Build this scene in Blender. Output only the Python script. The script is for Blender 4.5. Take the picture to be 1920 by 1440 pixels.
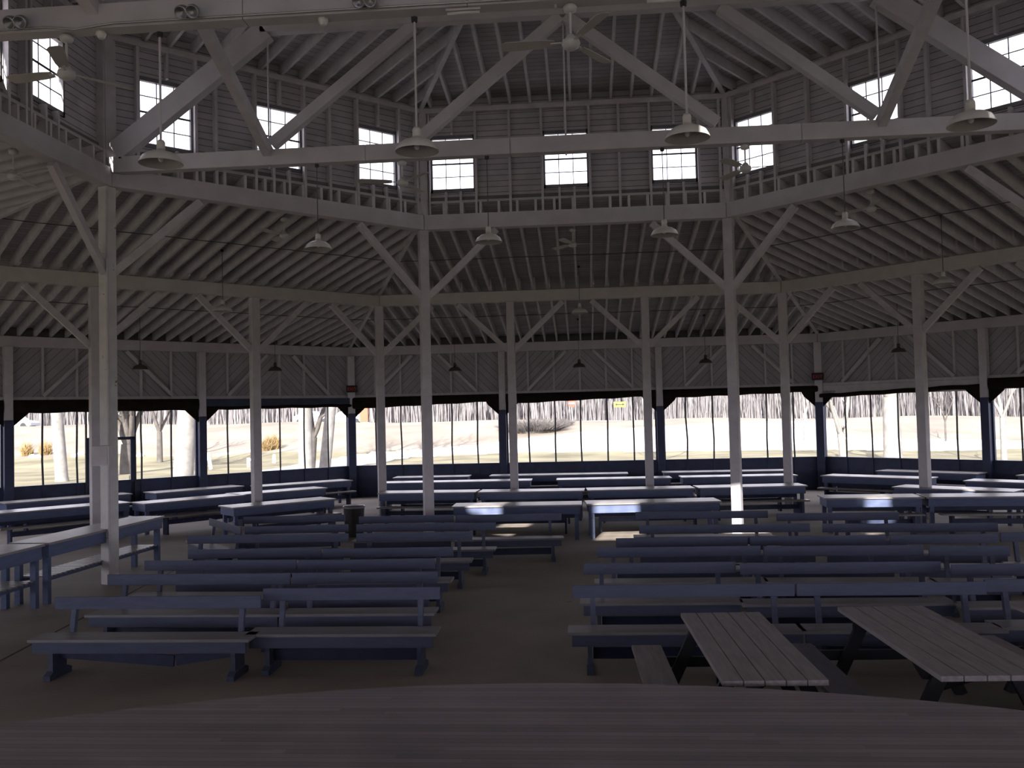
import bpy, math, random
from mathutils import Vector, Matrix
R = random.Random(7)
PI = math.pi
for o in list(bpy.data.objects): bpy.data.objects.remove(o)
S = bpy.context.scene
COL = S.collection

# ------------------------------------------------------------------ camera
F_PX, CAM_H = 1688.96, 2.5
YAW, PIT, ROL = -0.07997, 0.03413, -0.02397
_fw = Vector((math.sin(YAW)*math.cos(PIT), math.cos(YAW)*math.cos(PIT), math.sin(PIT)))
_r = Vector((math.cos(YAW), -math.sin(YAW), 0)); _u = _r.cross(_fw)
_c, _s = math.cos(ROL), math.sin(ROL)
RT, UP = _c*_r + _s*_u, -_s*_r + _c*_u
cam = bpy.data.cameras.new('camera'); camo = bpy.data.objects.new('camera', cam); COL.objects.link(camo)
camo.matrix_world = Matrix(((RT.x, UP.x, -_fw.x, 0), (RT.y, UP.y, -_fw.y, 0), (RT.z, UP.z, -_fw.z, CAM_H), (0, 0, 0, 1)))
cam.sensor_width = 36; cam.lens = F_PX/1920*36; cam.clip_end = 600
S.camera = camo

# ------------------------------------------------------------------ light
SUN_DIR = Vector((0.16, 1, -0.485)).normalized()
sun = bpy.data.lights.new('sun', 'SUN'); suno = bpy.data.objects.new('sun', sun); COL.objects.link(suno)
suno.rotation_euler = SUN_DIR.to_track_quat('-Z', 'Y').to_euler()
suno.location = (0, -20, 30)
sun.energy = 9.0; sun.angle = math.radians(0.6); sun.color = (1, 0.95, 0.89)
W = bpy.data.worlds.new('sky'); S.world = W; W.use_nodes = True
bg = W.node_tree.nodes['Background']; bg.inputs[0].default_value = (0.88, 0.86, 1.0, 1); bg.inputs[1].default_value = 1.5
S.view_settings.view_transform = 'Standard'; S.view_settings.look = 'None'
S.view_settings.gamma = 1; S.view_settings.use_curve_mapping = False
S.view_settings.exposure = 1.32

# ------------------------------------------------------------------ materials
def mat(name, col, rough=0.7, spec=0.3, var=0.12, scale=6, metal=0, bump=0.0, stretch=None, plank=None, dirt=None, emit=None):
    m = bpy.data.materials.new(name); m.use_nodes = True
    nt = m.node_tree; N = nt.nodes; L = nt.links
    b = N['Principled BSDF']; b.inputs['Roughness'].default_value = rough
    b.inputs['Specular IOR Level'].default_value = spec; b.inputs['Metallic'].default_value = metal
    tc = N.new('ShaderNodeTexCoord'); mp = N.new('ShaderNodeMapping')
    L.new(tc.outputs['Object'], mp.inputs[0])
    if stretch: mp.inputs['Scale'].default_value = stretch
    ns = N.new('ShaderNodeTexNoise'); ns.inputs['Scale'].default_value = scale; ns.inputs['Detail'].default_value = 5
    L.new(mp.outputs[0], ns.inputs['Vector'])
    rp = N.new('ShaderNodeMapRange'); rp.inputs[1].default_value = 0.3; rp.inputs[2].default_value = 0.7
    rp.inputs[3].default_value = 1-var; rp.inputs[4].default_value = 1+var
    L.new(ns.outputs['Fac'], rp.inputs[0])
    mul = N.new('ShaderNodeVectorMath'); mul.operation = 'SCALE'
    mul.inputs[0].default_value = col[:3]; L.new(rp.outputs[0], mul.inputs['Scale'])
    out = mul.outputs[0]; hgt = ns.outputs['Fac']
    if plank:           # boards laid across UV.x ; (width, dark gap fraction, tone variation, gap darkness)
        w, gap, tone, dark = plank
        uv = N.new('ShaderNodeUVMap'); sx = N.new('ShaderNodeSeparateXYZ'); L.new(uv.outputs[0], sx.inputs[0])
        dv = N.new('ShaderNodeMath'); dv.operation = 'DIVIDE'; dv.inputs[1].default_value = w; L.new(sx.outputs[0], dv.inputs[0])
        fl = N.new('ShaderNodeMath'); fl.operation = 'FLOOR'; L.new(dv.outputs[0], fl.inputs[0])
        fr = N.new('ShaderNodeMath'); fr.operation = 'FRACT'; L.new(dv.outputs[0], fr.inputs[0])
        lt = N.new('ShaderNodeMath'); lt.operation = 'LESS_THAN'; lt.inputs[1].default_value = gap; L.new(fr.outputs[0], lt.inputs[0])
        # end joints: every board offset along its length
        wn0 = N.new('ShaderNodeTexWhiteNoise'); wn0.noise_dimensions = '1D'; L.new(fl.outputs[0], wn0.inputs['W'])
        off = N.new('ShaderNodeMath'); off.operation = 'MULTIPLY_ADD'; off.inputs[1].default_value = 1/3.1
        mo = N.new('ShaderNodeMath'); mo.operation = 'MULTIPLY'; mo.inputs[1].default_value = 5; L.new(wn0.outputs[0], mo.inputs[0])
        L.new(sx.outputs[1], off.inputs[0]); L.new(mo.outputs[0], off.inputs[2])
        fl2 = N.new('ShaderNodeMath'); fl2.operation = 'FLOOR'; L.new(off.outputs[0], fl2.inputs[0])
        cmb = N.new('ShaderNodeCombineXYZ'); L.new(fl.outputs[0], cmb.inputs[0]); L.new(fl2.outputs[0], cmb.inputs[1])
        wn = N.new('ShaderNodeTexWhiteNoise'); wn.noise_dimensions = '2D'; L.new(cmb.outputs[0], wn.inputs['Vector'])
        tr = N.new('ShaderNodeMapRange'); tr.inputs[3].default_value = 1-tone; tr.inputs[4].default_value = 1+tone; L.new(wn.outputs[0], tr.inputs[0])
        m2 = N.new('ShaderNodeVectorMath'); m2.operation = 'SCALE'; L.new(out, m2.inputs[0]); L.new(tr.outputs[0], m2.inputs['Scale'])
        gm = N.new('ShaderNodeMapRange'); gm.inputs[3].default_value = 1; gm.inputs[4].default_value = dark; L.new(lt.outputs[0], gm.inputs[0])
        m3 = N.new('ShaderNodeVectorMath'); m3.operation = 'SCALE'; L.new(m2.outputs[0], m3.inputs[0]); L.new(gm.outputs[0], m3.inputs['Scale'])
        out = m3.outputs[0]
        bp = N.new('ShaderNodeBump'); bp.invert = True; bp.inputs['Strength'].default_value = 0.5; bp.inputs['Distance'].default_value = 0.01
        L.new(lt.outputs[0], bp.inputs['Height']); L.new(bp.outputs[0], b.inputs['Normal'])
    if dirt:            # (threshold, colour): chipped / stained spots
        n2 = N.new('ShaderNodeTexNoise'); n2.inputs['Scale'].default_value = dirt[2]; n2.inputs['Detail'].default_value = 8; n2.inputs['Roughness'].default_value = 0.7
        L.new(tc.outputs['Object'], n2.inputs['Vector'])
        r2 = N.new('ShaderNodeMapRange'); r2.inputs[1].default_value = dirt[0]; r2.inputs[2].default_value = dirt[0]+0.04; L.new(n2.outputs['Fac'], r2.inputs[0])
        mx = N.new('ShaderNodeMix'); mx.data_type = 'RGBA'; L.new(r2.outputs[0], mx.inputs[0]); L.new(out, mx.inputs[6]); mx.inputs[7].default_value = (*dirt[1], 1)
        out = mx.outputs[2]
    if bump and not plank:
        bp = N.new('ShaderNodeBump'); bp.inputs['Strength'].default_value = bump; bp.inputs['Distance'].default_value = 0.02
        L.new(hgt, bp.inputs['Height']); L.new(bp.outputs[0], b.inputs['Normal'])
    L.new(out, b.inputs['Base Color'])
    if emit:
        b.inputs['Emission Color'].default_value = (*emit[:3], 1); b.inputs['Emission Strength'].default_value = emit[3]
    return m
M = {}
M['white'] = mat('white_paint', (0.52, 0.49, 0.50), 0.6, 0.25, 0.10, 5, dirt=(0.72, (0.22, 0.19, 0.16), 9))
M['beam'] = mat('white_beam_paint', (0.50, 0.475, 0.485), 0.6, 0.25, 0.08, 3, dirt=(0.74, (0.25, 0.22, 0.19), 7))
M['cream'] = mat('cream_beam_paint', (0.52, 0.495, 0.455), 0.6, 0.25, 0.08, 3, dirt=(0.74, (0.25, 0.22, 0.19), 7))
M['peel'] = mat('peeling_white_paint', (0.60, 0.58, 0.56), 0.6, 0.25, 0.10, 4, dirt=(0.63, (0.13, 0.10, 0.08), 8))
M['rafter'] = mat('rafter_paint', (0.54, 0.515, 0.52), 0.7, 0.2, 0.10, 4, dirt=(0.73, (0.25, 0.2, 0.16), 6))
M['roof'] = mat('roof_boards', (0.46, 0.44, 0.44), 0.8, 0.15, 0.14, 2, plank=(0.14, 0.07, 0.10, 0.35))
M['siding'] = mat('clapboard', (0.47, 0.44, 0.46), 0.75, 0.2, 0.12, 3, plank=(0.115, 0.11, 0.07, 0.35))
M['diag'] = mat('diagonal_boards', (0.37, 0.345, 0.36), 0.75, 0.2, 0.08, 2, plank=(0.18, 0.07, 0.07, 0.42))
M['navy'] = mat('navy_paint', (0.030, 0.040, 0.085), 0.5, 0.35, 0.2, 5)
M['blue'] = mat('blue_bench_paint', (0.074, 0.086, 0.138), 0.55, 0.3, 0.12, 4, stretch=(1, 6, 6), dirt=(0.74, (0.2, 0.19, 0.17), 9))
M['tblue'] = mat('blue_table_paint', (0.098, 0.122, 0.215), 0.55, 0.3, 0.10, 4, stretch=(1, 6, 6))
M['slatseat'] = mat('slate_seat_board', (0.095, 0.095, 0.11), 0.6, 0.3, 0.15, 4, stretch=(10, 1, 10))
M['frame'] = mat('window_frame_paint', (0.17, 0.165, 0.17), 0.6, 0.3, 0.1, 5)
M['seat'] = mat('worn_blue_grey_paint', (0.20, 0.19, 0.20), 0.5, 0.4, 0.15, 4, stretch=(1, 6, 6))
M['tabletop'] = mat('grey_tabletop_paint', (0.26, 0.24, 0.225), 0.33, 0.5, 0.12, 4, stretch=(1, 6, 6))
M['picnic'] = mat('weathered_boards', (0.24, 0.21, 0.215), 0.65, 0.3, 0.18, 3, stretch=(10, 1, 10))
M['black'] = mat('black_stain', (0.018, 0.018, 0.022), 0.6, 0.3, 0.2, 5)
M['concrete'] = mat('concrete', (0.245, 0.21, 0.18), 0.75, 0.3, 0.16, 0.9, bump=0.1, dirt=(0.66, (0.13, 0.10, 0.085), 1.3))
M['stage'] = mat('stage_boards', (0.24, 0.205, 0.22), 0.6, 0.3, 0.14, 2, plank=(0.058, 0.06, 0.16, 0.5))
M['canvas'] = mat('dark_canvas', (0.016, 0.012, 0.010), 0.9, 0.1, 0.3, 4)
M['slate'] = mat('slate_canvas', (0.055, 0.07, 0.095), 0.8, 0.1, 0.2, 4)
M['metal'] = mat('galvanised', (0.35, 0.35, 0.36), 0.35, 0.5, 0.1, 8, metal=0.8)
M['shade'] = mat('white_enamel', (0.62, 0.60, 0.56), 0.35, 0.5, 0.08, 5)
M['enamelin'] = mat('dull_enamel', (0.35, 0.33, 0.32), 0.6, 0.3, 0.1, 5)
M['greenlamp'] = mat('dark_enamel', (0.07, 0.065, 0.06), 0.45, 0.4, 0.1, 5)
M['fan'] = mat('fan_white', (0.55, 0.54, 0.52), 0.4, 0.5, 0.05, 5)
M['blade'] = mat('fan_blade', (0.42, 0.40, 0.36), 0.5, 0.4, 0.05, 5)
M['wire'] = mat('black_cable', (0.10, 0.095, 0.10), 0.6, 0.3, 0.05, 5)
M['muntin'] = mat('dark_muntin', (0.05, 0.05, 0.055), 0.6, 0.3, 0.1, 5)
M['grass'] = mat('lawn', (0.125, 0.115, 0.076), 0.95, 0.1, 0.35, 0.35)
M['bank'] = mat('dry_bank', (0.165, 0.143, 0.118), 0.95, 0.1, 0.22, 0.25)
M['pave'] = mat('pale_pavement', (0.34, 0.32, 0.31), 0.9, 0.1, 0.06, 0.2)
M['road'] = mat('road', (0.20, 0.19, 0.20), 0.9, 0.1, 0.06, 0.2)
M['bark'] = mat('pale_bark', (0.165, 0.157, 0.148), 0.9, 0.1, 0.22, 3, bump=0.3)
M['bark2'] = mat('grey_bark', (0.075, 0.068, 0.062), 0.9, 0.1, 0.25, 3, bump=0.3)
M['far'] = mat('distant_bark', (0.155, 0.146, 0.148), 0.95, 0.05, 0.3, 1)
M['shrub'] = mat('bare_twigs', (0.10, 0.092, 0.09), 0.95, 0.05, 0.3, 3)
M['straw'] = mat('straw', (0.24, 0.17, 0.08), 0.9, 0.1, 0.2, 8)
M['plain'] = mat('plain_white', (0.55, 0.55, 0.55), 0.5, 0.3, 0.03, 5)
M['red'] = mat('red_paint', (0.60, 0.05, 0.03), 0.5, 0.3, 0.08, 5)
M['orange'] = mat('orange_red_panel', (0.22, 0.07, 0.035), 0.6, 0.3, 0.08, 5)
M['yellow'] = mat('yellow_sign', (0.26, 0.24, 0.03), 0.5, 0.3, 0.05, 5)
M['carwhite'] = mat('car_white', (0.35, 0.36, 0.38), 0.25, 0.6, 0.02, 5)
M['carblue'] = mat('car_silver_blue', (0.14, 0.17, 0.24), 0.25, 0.6, 0.02, 5)
M['tyre'] = mat('tyre', (0.03, 0.03, 0.03), 0.8, 0.2, 0.1, 5)
M['carglass'] = mat('car_glass', (0.08, 0.10, 0.13), 0.1, 0.7, 0.02, 5)
M['bin'] = mat('dark_bin', (0.035, 0.033, 0.032), 0.6, 0.3, 0.2, 5)
g = bpy.data.materials.new('window_glass'); g.use_nodes = True; nt = g.node_tree
nt.nodes.remove(nt.nodes['Principled BSDF'])
tr = nt.nodes.new('ShaderNodeBsdfTransparent'); gl = nt.nodes.new('ShaderNodeBsdfGlossy'); gl.inputs['Roughness'].default_value = 0.05
mx = nt.nodes.new('ShaderNodeMixShader'); mx.inputs[0].default_value = 0.07
nt.links.new(tr.outputs[0], mx.inputs[1]); nt.links.new(gl.outputs[0], mx.inputs[2]); nt.links.new(mx.outputs[0], nt.nodes['Material Output'].inputs[0])
M['glass'] = g

# ------------------------------------------------------------------ mesh builder
class MB:
    def __init__(s): s.v = []; s.f = []; s.m = []; s.uv = []
    def face(s, idx, m=0, uv=None): s.f.append(idx); s.m.append(m); s.uv.append(uv)
    def hexa(s, p, m=0):      # p: 4 bottom (ccw) + 4 top
        b = len(s.v); s.v += [tuple(q) for q in p]
        for q in ((3, 2, 1, 0), (4, 5, 6, 7), (0, 1, 5, 4), (1, 2, 6, 5), (2, 3, 7, 6), (3, 0, 4, 7)): s.face([b+i for i in q], m)
        return s
    def box(s, x0, x1, y0, y1, z0, z1, m=0):
        return s.hexa([(x0, y0, z0), (x1, y0, z0), (x1, y1, z0), (x0, y1, z0), (x0, y0, z1), (x1, y0, z1), (x1, y1, z1), (x0, y1, z1)], m)
    def beam(s, a, b, w, h, up=(0, 0, 1), m=0):   # rectangular bar from a to b; w across, h along up
        a, b = Vector(a), Vector(b); d = (b-a).normalized(); sd = d.cross(Vector(up))
        if sd.length < 1e-4: sd = Vector((1, 0, 0))
        sd.normalize(); u = sd.cross(d)
        P = []
        for q in (a, b):
            for i, j in ((-1, -1), (1, -1), (1, 1), (-1, 1)): P.append(q + sd*(i*w/2) + u*(j*h/2))
        k = len(s.v); s.v += [tuple(q) for q in P]
        for q in ((0, 1, 2, 3), (7, 6, 5, 4), (0, 4, 5, 1), (1, 5, 6, 2), (2, 6, 7, 3), (3, 7, 4, 0)): s.face([k+i for i in q], m)
        return s
    def prism(s, pts, z0, z1, m=0):               # plan polygon ccw
        n = len(pts); b = len(s.v)
        s.v += [(p[0], p[1], z0) for p in pts] + [(p[0], p[1], z1) for p in pts]
        s.face([b+i for i in range(n)][::-1], m); s.face([b+n+i for i in range(n)], m)
        for i in range(n): j = (i+1) % n; s.face([b+i, b+j, b+n+j, b+n+i], m)
        return s
    def extr(s, prof, x0, x1, m=0):               # profile in (y,z) extruded along x
        n = len(prof); b = len(s.v)
        s.v += [(x0, p[0], p[1]) for p in prof] + [(x1, p[0], p[1]) for p in prof]
        s.face([b+i for i in range(n)][::-1], m); s.face([b+n+i for i in range(n)], m)
        for i in range(n): j = (i+1) % n; s.face([b+i, b+j, b+n+j, b+n+i], m)
        return s
    def tube(s, pts, rad, n=8, m=0, cap=True):
        pts = [Vector(p) for p in pts]
        if not hasattr(rad, '__len__'): rad = [rad]*len(pts)
        b0 = len(s.v); up = Vector((0.31, 0.17, 0.93))
        for i, p in enumerate(pts):
            d = (pts[min(i+1, len(pts)-1)] - pts[max(i-1, 0)]).normalized()
            a = d.cross(up)
            if a.length < 0.05: a = d.cross(Vector((1, 0, 0)))
            a.normalize(); c = d.cross(a)
            for k in range(n):
                t = 2*PI*k/n; s.v.append(tuple(p + (a*math.cos(t) + c*math.sin(t))*rad[i]))
        for i in range(len(pts)-1):
            for k in range(n):
                q = b0+i*n; s.face([q+k, q+(k+1) % n, q+n+(k+1) % n, q+n+k], m)
        if cap:
            s.face([b0+k for k in range(n)][::-1], m); q = b0+(len(pts)-1)*n; s.face([q+k for k in range(n)], m)
        return s
    def lathe(s, prof, c=(0, 0, 0), n=20, m=0):   # prof (r,z)
        b0 = len(s.v)
        for r, z in prof:
            for k in range(n):
                t = 2*PI*k/n; s.v.append((c[0]+r*math.cos(t), c[1]+r*math.sin(t), c[2]+z))
        for i in range(len(prof)-1):
            for k in range(n):
                q = b0+i*n; s.face([q+k, q+(k+1) % n, q+n+(k+1) % n, q+n+k], m)
        return s
    def build(s, name, mats, parent=None, smooth=False, bevel=0, loc=None, rz=None):
        me = bpy.data.meshes.new(name); me.from_pydata(s.v, [], s.f)
        if not isinstance(mats, (list, tuple)): mats = [mats]
        for q in mats: me.materials.append(q)
        me.polygons.foreach_set('material_index', s.m)
        if any(u is not None for u in s.uv):
            l = me.uv_layers.new(name='UVMap')
            for p, u in zip(me.polygons, s.uv):
                if u is None: continue
                for li, c in zip(p.loop_indices, u): l.data[li].uv = c
        if smooth: me.polygons.foreach_set('use_smooth', [True]*len(me.polygons))
        me.update()
        o = bpy.data.objects.new(name, me); COL.objects.link(o)
        if bevel:
            bm = o.modifiers.new('bevel', 'BEVEL'); bm.width = bevel; bm.segments = 2; bm.limit_method = 'ANGLE'
        if parent is not None: o.parent = parent
        if loc is not None: o.location = loc
        if rz is not None: o.rotation_euler = (0, 0, rz)
        return o
def tag(o, label=None, cat=None, group=None, kind=None):
    if label: o['label'] = label
    if cat: o['category'] = cat
    if group: o['group'] = group
    if kind: o['kind'] = kind
    return o
def thing(name, label, cat, loc=(0, 0, 0), rz=0, group=None):
    o = bpy.data.objects.new(name, None); o.empty_display_size = 0.2; COL.objects.link(o)
    o.location = loc; o.rotation_euler = (0, 0, rz)
    return tag(o, label, cat, group)
def dup(root, name=None, loc=None, rz=None, label=None):
    r = root.copy(); COL.objects.link(r)
    if name: r.name = name
    if loc is not None: r.location = loc
    if rz is not None: r.rotation_euler = (0, 0, rz)
    if label: r['label'] = label
    for ch in [c for c in bpy.data.objects if c.parent == root]:
        c = ch.copy(); COL.objects.link(c); c.parent = r
        for gch in [q for q in bpy.data.objects if q.parent == ch]:
            d = gch.copy(); COL.objects.link(d); d.parent = c
    return r

# ------------------------------------------------------------------ octagon frame
CX, CY = -0.13, 10.614
C3 = (CX, CY, 0)
T8 = math.tan(PI/8)
A1, A2, A3 = 7.357, 12.438, 17.700      # apothems: clerestory ring, middle ring, outer wall
Z1, Z2, Z3 = 6.27, 5.405, 4.495         # undersides of the three ring beams
FN = ['front', 'front_right', 'right', 'back_right', 'back', 'back_left', 'left', 'front_left']
FSAY = ['far', 'far right', 'right', 'rear right', 'rear', 'rear left', 'left', 'far left']
def rot(k): return -k*PI/4
def wpt(k, x, y, z=0):
    a = rot(k); return Vector((CX + x*math.cos(a) - y*math.sin(a), CY + x*math.sin(a) + y*math.cos(a), z))
def zb(a): return 4.77 + (A3-a)*0.1738    # underside of the lower rafters at apothem a
SEEN = [0, 1, 2, 6, 7]

# ------------------------------------------------------------------ floor, stage, land
def ngon(r, n=8): return [(CX + r/math.cos(PI/8)*math.sin(PI/8+k*PI/4), CY + r/math.cos(PI/8)*math.cos(PI/8+k*PI/4)) for k in range(n)][::-1]
tag(MB().prism(ngon(A3+0.3), -0.2, 0).build('floor', M['concrete']), kind='structure')
# concrete control joints are real shallow strips
jm = MB().beam((-6.3, 9.2, 0.001), (-6.9, 13.9, 0.001), 0.02, 0.004).beam((-6.9, 13.9, 0.001), (-7.3, 17.5, 0.001), 0.02, 0.004)
tag(jm.build('trim_1', M['black']), kind='structure')
# stage
st = thing('stage', 'curved wooden stage of narrow strip boards in the foreground', 'stage', (0, 3, 0))
def sty(x): return 6.09 - 0.073*(x+0.2)**2
dm = MB(); n = 64; xs = [-7.0+14*i/n for i in range(n+1)]; y0 = -2.4
b = len(dm.v)
for x in xs: dm.v += [(x, y0-3, 0.70), (x, sty(x)-3, 0.70), (x, y0-3, 0.64), (x, sty(x)-3, 0.64)]
for i in range(n):
    q = b+4*i; a, c = xs[i], xs[i+1]
    dm.face([q, q+4, q+5, q+1], 0, [(y0, a), (y0, c), (sty(c), c), (sty(a), a)])
    dm.face([q+1, q+5, q+7, q+3], 0, [(0.03, a), (0.03, c), (0.05, c), (0.05, a)])
    dm.face([q+2, q+3, q+7, q+6], 0, [(0.03, a)]*4)
dm.build('deck', M['stage'], st)
fm = MB()
for i in range(n):
    a, c = xs[i], xs[i+1]
    fm.hexa([(a, sty(a)-3.08, 0), (c, sty(c)-3.08, 0), (c, sty(c)-3.04, 0), (a, sty(a)-3.04, 0), (a, sty(a)-3.08, 0.64), (c, sty(c)-3.08, 0.64), (c, sty(c)-3.04, 0.64), (a, sty(a)-3.04, 0.64)])
fm.build('fascia', M['navy'], st)

def smst(t): t = max(0, min(1, t)); return t*t*(3-2*t)
def TZ(x, y):
    rz = max(0.9, min(2.6, 1.88-0.0135*x))
    z = -0.15 + (rz+0.15)*smst((y-54)/24)
    z += 0.10*math.sin(x*0.35+1)*math.sin(y*0.22)*smst((y-40)/15)
    if y > 80: z -= 0.25*smst((y-80)/8)
    return z
PAVE = [(-22, 36), (-17.5, 44), (-17.5, 55.5), (-14.3, 59.6), (-11, 61.5), (-7.5, 63.3), (-5.3, 64.8), (-1.5, 67.0), (2.1, 68.6), (5.9, 70.6), (12.9, 73.4), (20, 74.5), (17, 62.5), (26, 60.8), (40, 60),
        (40, 53.5), (22.7, 53.8), (15, 56.4), (4.8, 57.5), (-3.4, 58.4), (-7.6, 58.2), (-11.5, 56.5), (-13.6, 46), (-15, 36)]
def inpoly(x, y, P):
    r = False; j = len(P)-1
    for i in range(len(P)):
        if (P[i][1] > y) != (P[j][1] > y) and x < (P[j][0]-P[i][0])*(y-P[i][1])/(P[j][1]-P[i][1])+P[i][0]: r = not r
        j = i
    return r
gm = MB(); xs = []; x = -150
while x <= 150: xs.append(x); x += (0.8 if -40 <= x < 45 else 5)
ys = []; y = -60
while y <= 190: ys.append(y); y += (0.5 if 33 <= y < 80 else (2 if 80 <= y < 110 else 7))
for yy in ys:
    for xx in xs: gm.v.append((xx, yy, TZ(xx, yy)))
nx = len(xs)
for j in range(len(ys)-1):
    for i in range(nx-1):
        mx_, my_ = (xs[i]+xs[i+1])/2, (ys[j]+ys[j+1])/2
        k = 0
        if my_ > 60.5+0.6*math.sin(mx_*0.5): k = 1
        if inpoly(mx_, my_, PAVE): k = 2
        if 84 < my_ < 94: k = 3
        gm.face([j*nx+i, j*nx+i+1, (j+1)*nx+i+1, (j+1)*nx+i], k)
tag(gm.build('ground', [M['grass'], M['bank'], M['pave'], M['road']], smooth=True), kind='structure')

# ------------------------------------------------------------------ lower roof faces with rafters
def roof_face(k, seen):
    m = MB(); yo, yi = A3+1.0, A1-0.02; t = 0.24
    zi, zo = zb(yi)+t, zb(yo)+t
    v = [(-yi*T8, yi, zi), (yi*T8, yi, zi), (yo*T8, yo, zo), (-yo*T8, yo, zo)]
    m.v += v + [(a, b_, c+0.05) for a, b_, c in v]
    uv = [(0, -yi*T8), (0, yi*T8), (yo-yi, yo*T8), (yo-yi, -yo*T8)]
    m.face([0, 1, 2, 3], 0, uv)
    m.face([7, 6, 5, 4], 0, uv[::-1])
    for a, b_ in ((0, 1), (1, 2), (2, 3), (3, 0)): m.face([b_, a, a+4, b_+4], 0, [(0.05, 0)]*4)
    r = m.build('ceiling_'+FN[k], M['roof'], loc=C3, rz=rot(k)); tag(r, kind='structure')
    return r
proto_raf = []
def raft_meshes():
    s = 0.372; n = int((A3+0.8)*T8/s)
    for i in range(-n, n+1):
        x = i*s; ys_ = max(A1-0.04, abs(x)/T8+0.05); yo = A3+0.85
        if yo-ys_ < 0.25: continue
        m = MB()
        def seg(xa, ya, yb):
            m.hexa([(xa-0.025, ya, zb(ya)), (xa+0.025, ya, zb(ya)), (xa+0.025, yb, zb(yb)), (xa-0.025, yb, zb(yb)),
                    (xa-0.025, ya, zb(ya)+0.235), (xa+0.025, ya, zb(ya)+0.235), (xa+0.025, yb, zb(yb)+0.235), (xa-0.025, yb, zb(yb)+0.235)])
        if ys_ < A2-0.4:
            seg(x, ys_, A2+0.35); seg(x+0.052, A2-0.35, yo)
        else: seg(x+0.052, ys_, yo)
        proto_raf.append(m)
raft_meshes()
raf0 = []
for k in range(8):
    r = roof_face(k, k in SEEN)
    if k in SEEN:
        if not raf0:
            for m in proto_raf: raf0.append(m.build('rafter', M['rafter'], r))
            ya, yb = A1+0.05, A3+0.9
            h = MB().hexa([(ya*T8-0.05, ya, zb(ya)-0.03), (ya*T8+0.05, ya, zb(ya)-0.03), (yb*T8+0.05, yb, zb(yb)-0.03), (yb*T8-0.05, yb, zb(yb)-0.03),
                           (ya*T8-0.05, ya, zb(ya)+0.23), (ya*T8+0.05, ya, zb(ya)+0.23), (yb*T8+0.05, yb, zb(yb)+0.23), (yb*T8-0.05, yb, zb(yb)+0.23)])
            raf0.append(h.build('hip_rafter', M['rafter'], r))
        else:
            for q in raf0:
                c = q.copy(); COL.objects.link(c); c.parent = r

# ------------------------------------------------------------------ upper roof
ZP = 8.66; UP_S = 0.13                       # wall plate underside, slope of the upper roof
def zu(a): return ZP+0.12 + (A1-a)*UP_S
upraf = []
for k in range(8):
    m = MB(); yo = A1+0.55; t = 0.2
    v = [(-yo*T8, yo, zu(yo)+t), (yo*T8, yo, zu(yo)+t), (0, 0, zu(0)+t)]
    m.v += v + [(a, b_, c+0.05) for a, b_, c in v]
    uv = [(yo, -yo*T8), (yo, yo*T8), (0, 0)]
    m.face([2, 1, 0], 0, uv[::-1]); m.face([3, 4, 5], 0, uv)
    for a, b_ in ((0, 1), (1, 2), (2, 0)): m.face([a, b_, b_+3, a+3], 0, [(0.05, 0)]*4)
    r = tag(m.build('ceiling_upper_'+FN[k], M['roof'], loc=C3, rz=rot(k)), kind='structure')
    if k in SEEN:
        if not upraf:
            for i in range(-7, 8):
                x = i*0.405; ya = max(0.25, abs(x)/T8+0.04); yb = A1+0.5
                upraf.append(MB().hexa([(x-0.025, ya, zu(ya)), (x+0.025, ya, zu(ya)), (x+0.025, yb, zu(yb)), (x-0.025, yb, zu(yb)),
                             (x-0.025, ya, zu(ya)+0.195), (x+0.025, ya, zu(ya)+0.195), (x+0.025, yb, zu(yb)+0.195), (x-0.025, yb, zu(yb)+0.195)]).build('rafter', M['rafter'], r))
            ya, yb = 0.3, A1+0.5
            upraf.append(MB().hexa([(ya*T8-0.05, ya, zu(ya)-0.04), (ya*T8+0.05, ya, zu(ya)-0.04), (yb*T8+0.05, yb, zu(yb)-0.04), (yb*T8-0.05, yb, zu(yb)-0.04),
                           (ya*T8-0.05, ya, zu(ya)+0.19), (ya*T8+0.05, ya, zu(ya)+0.19), (yb*T8+0.05, yb, zu(yb)+0.19), (yb*T8-0.05, yb, zu(yb)+0.19)]).build('hip_rafter', M['rafter'], r))
        else:
            for q in upraf:
                c = q.copy(); COL.objects.link(c); c.parent = r

# ------------------------------------------------------------------ clerestory walls and windows
WZ0, WZ1, WHW = 7.10, 8.17, 0.43
WX = {0: (-2.42, -0.12, 2.04), 1: (-2.42, 0.0, 2.04), 2: (-2.1, 0.0, 2.1), 6: (-2.1, 0.1, 1.54), 7: (-2.08, -0.05, 2.03),
      4: (1.68, -0.85), 3: (-1.2, 2.55), 5: (-1.64,)}
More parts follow.
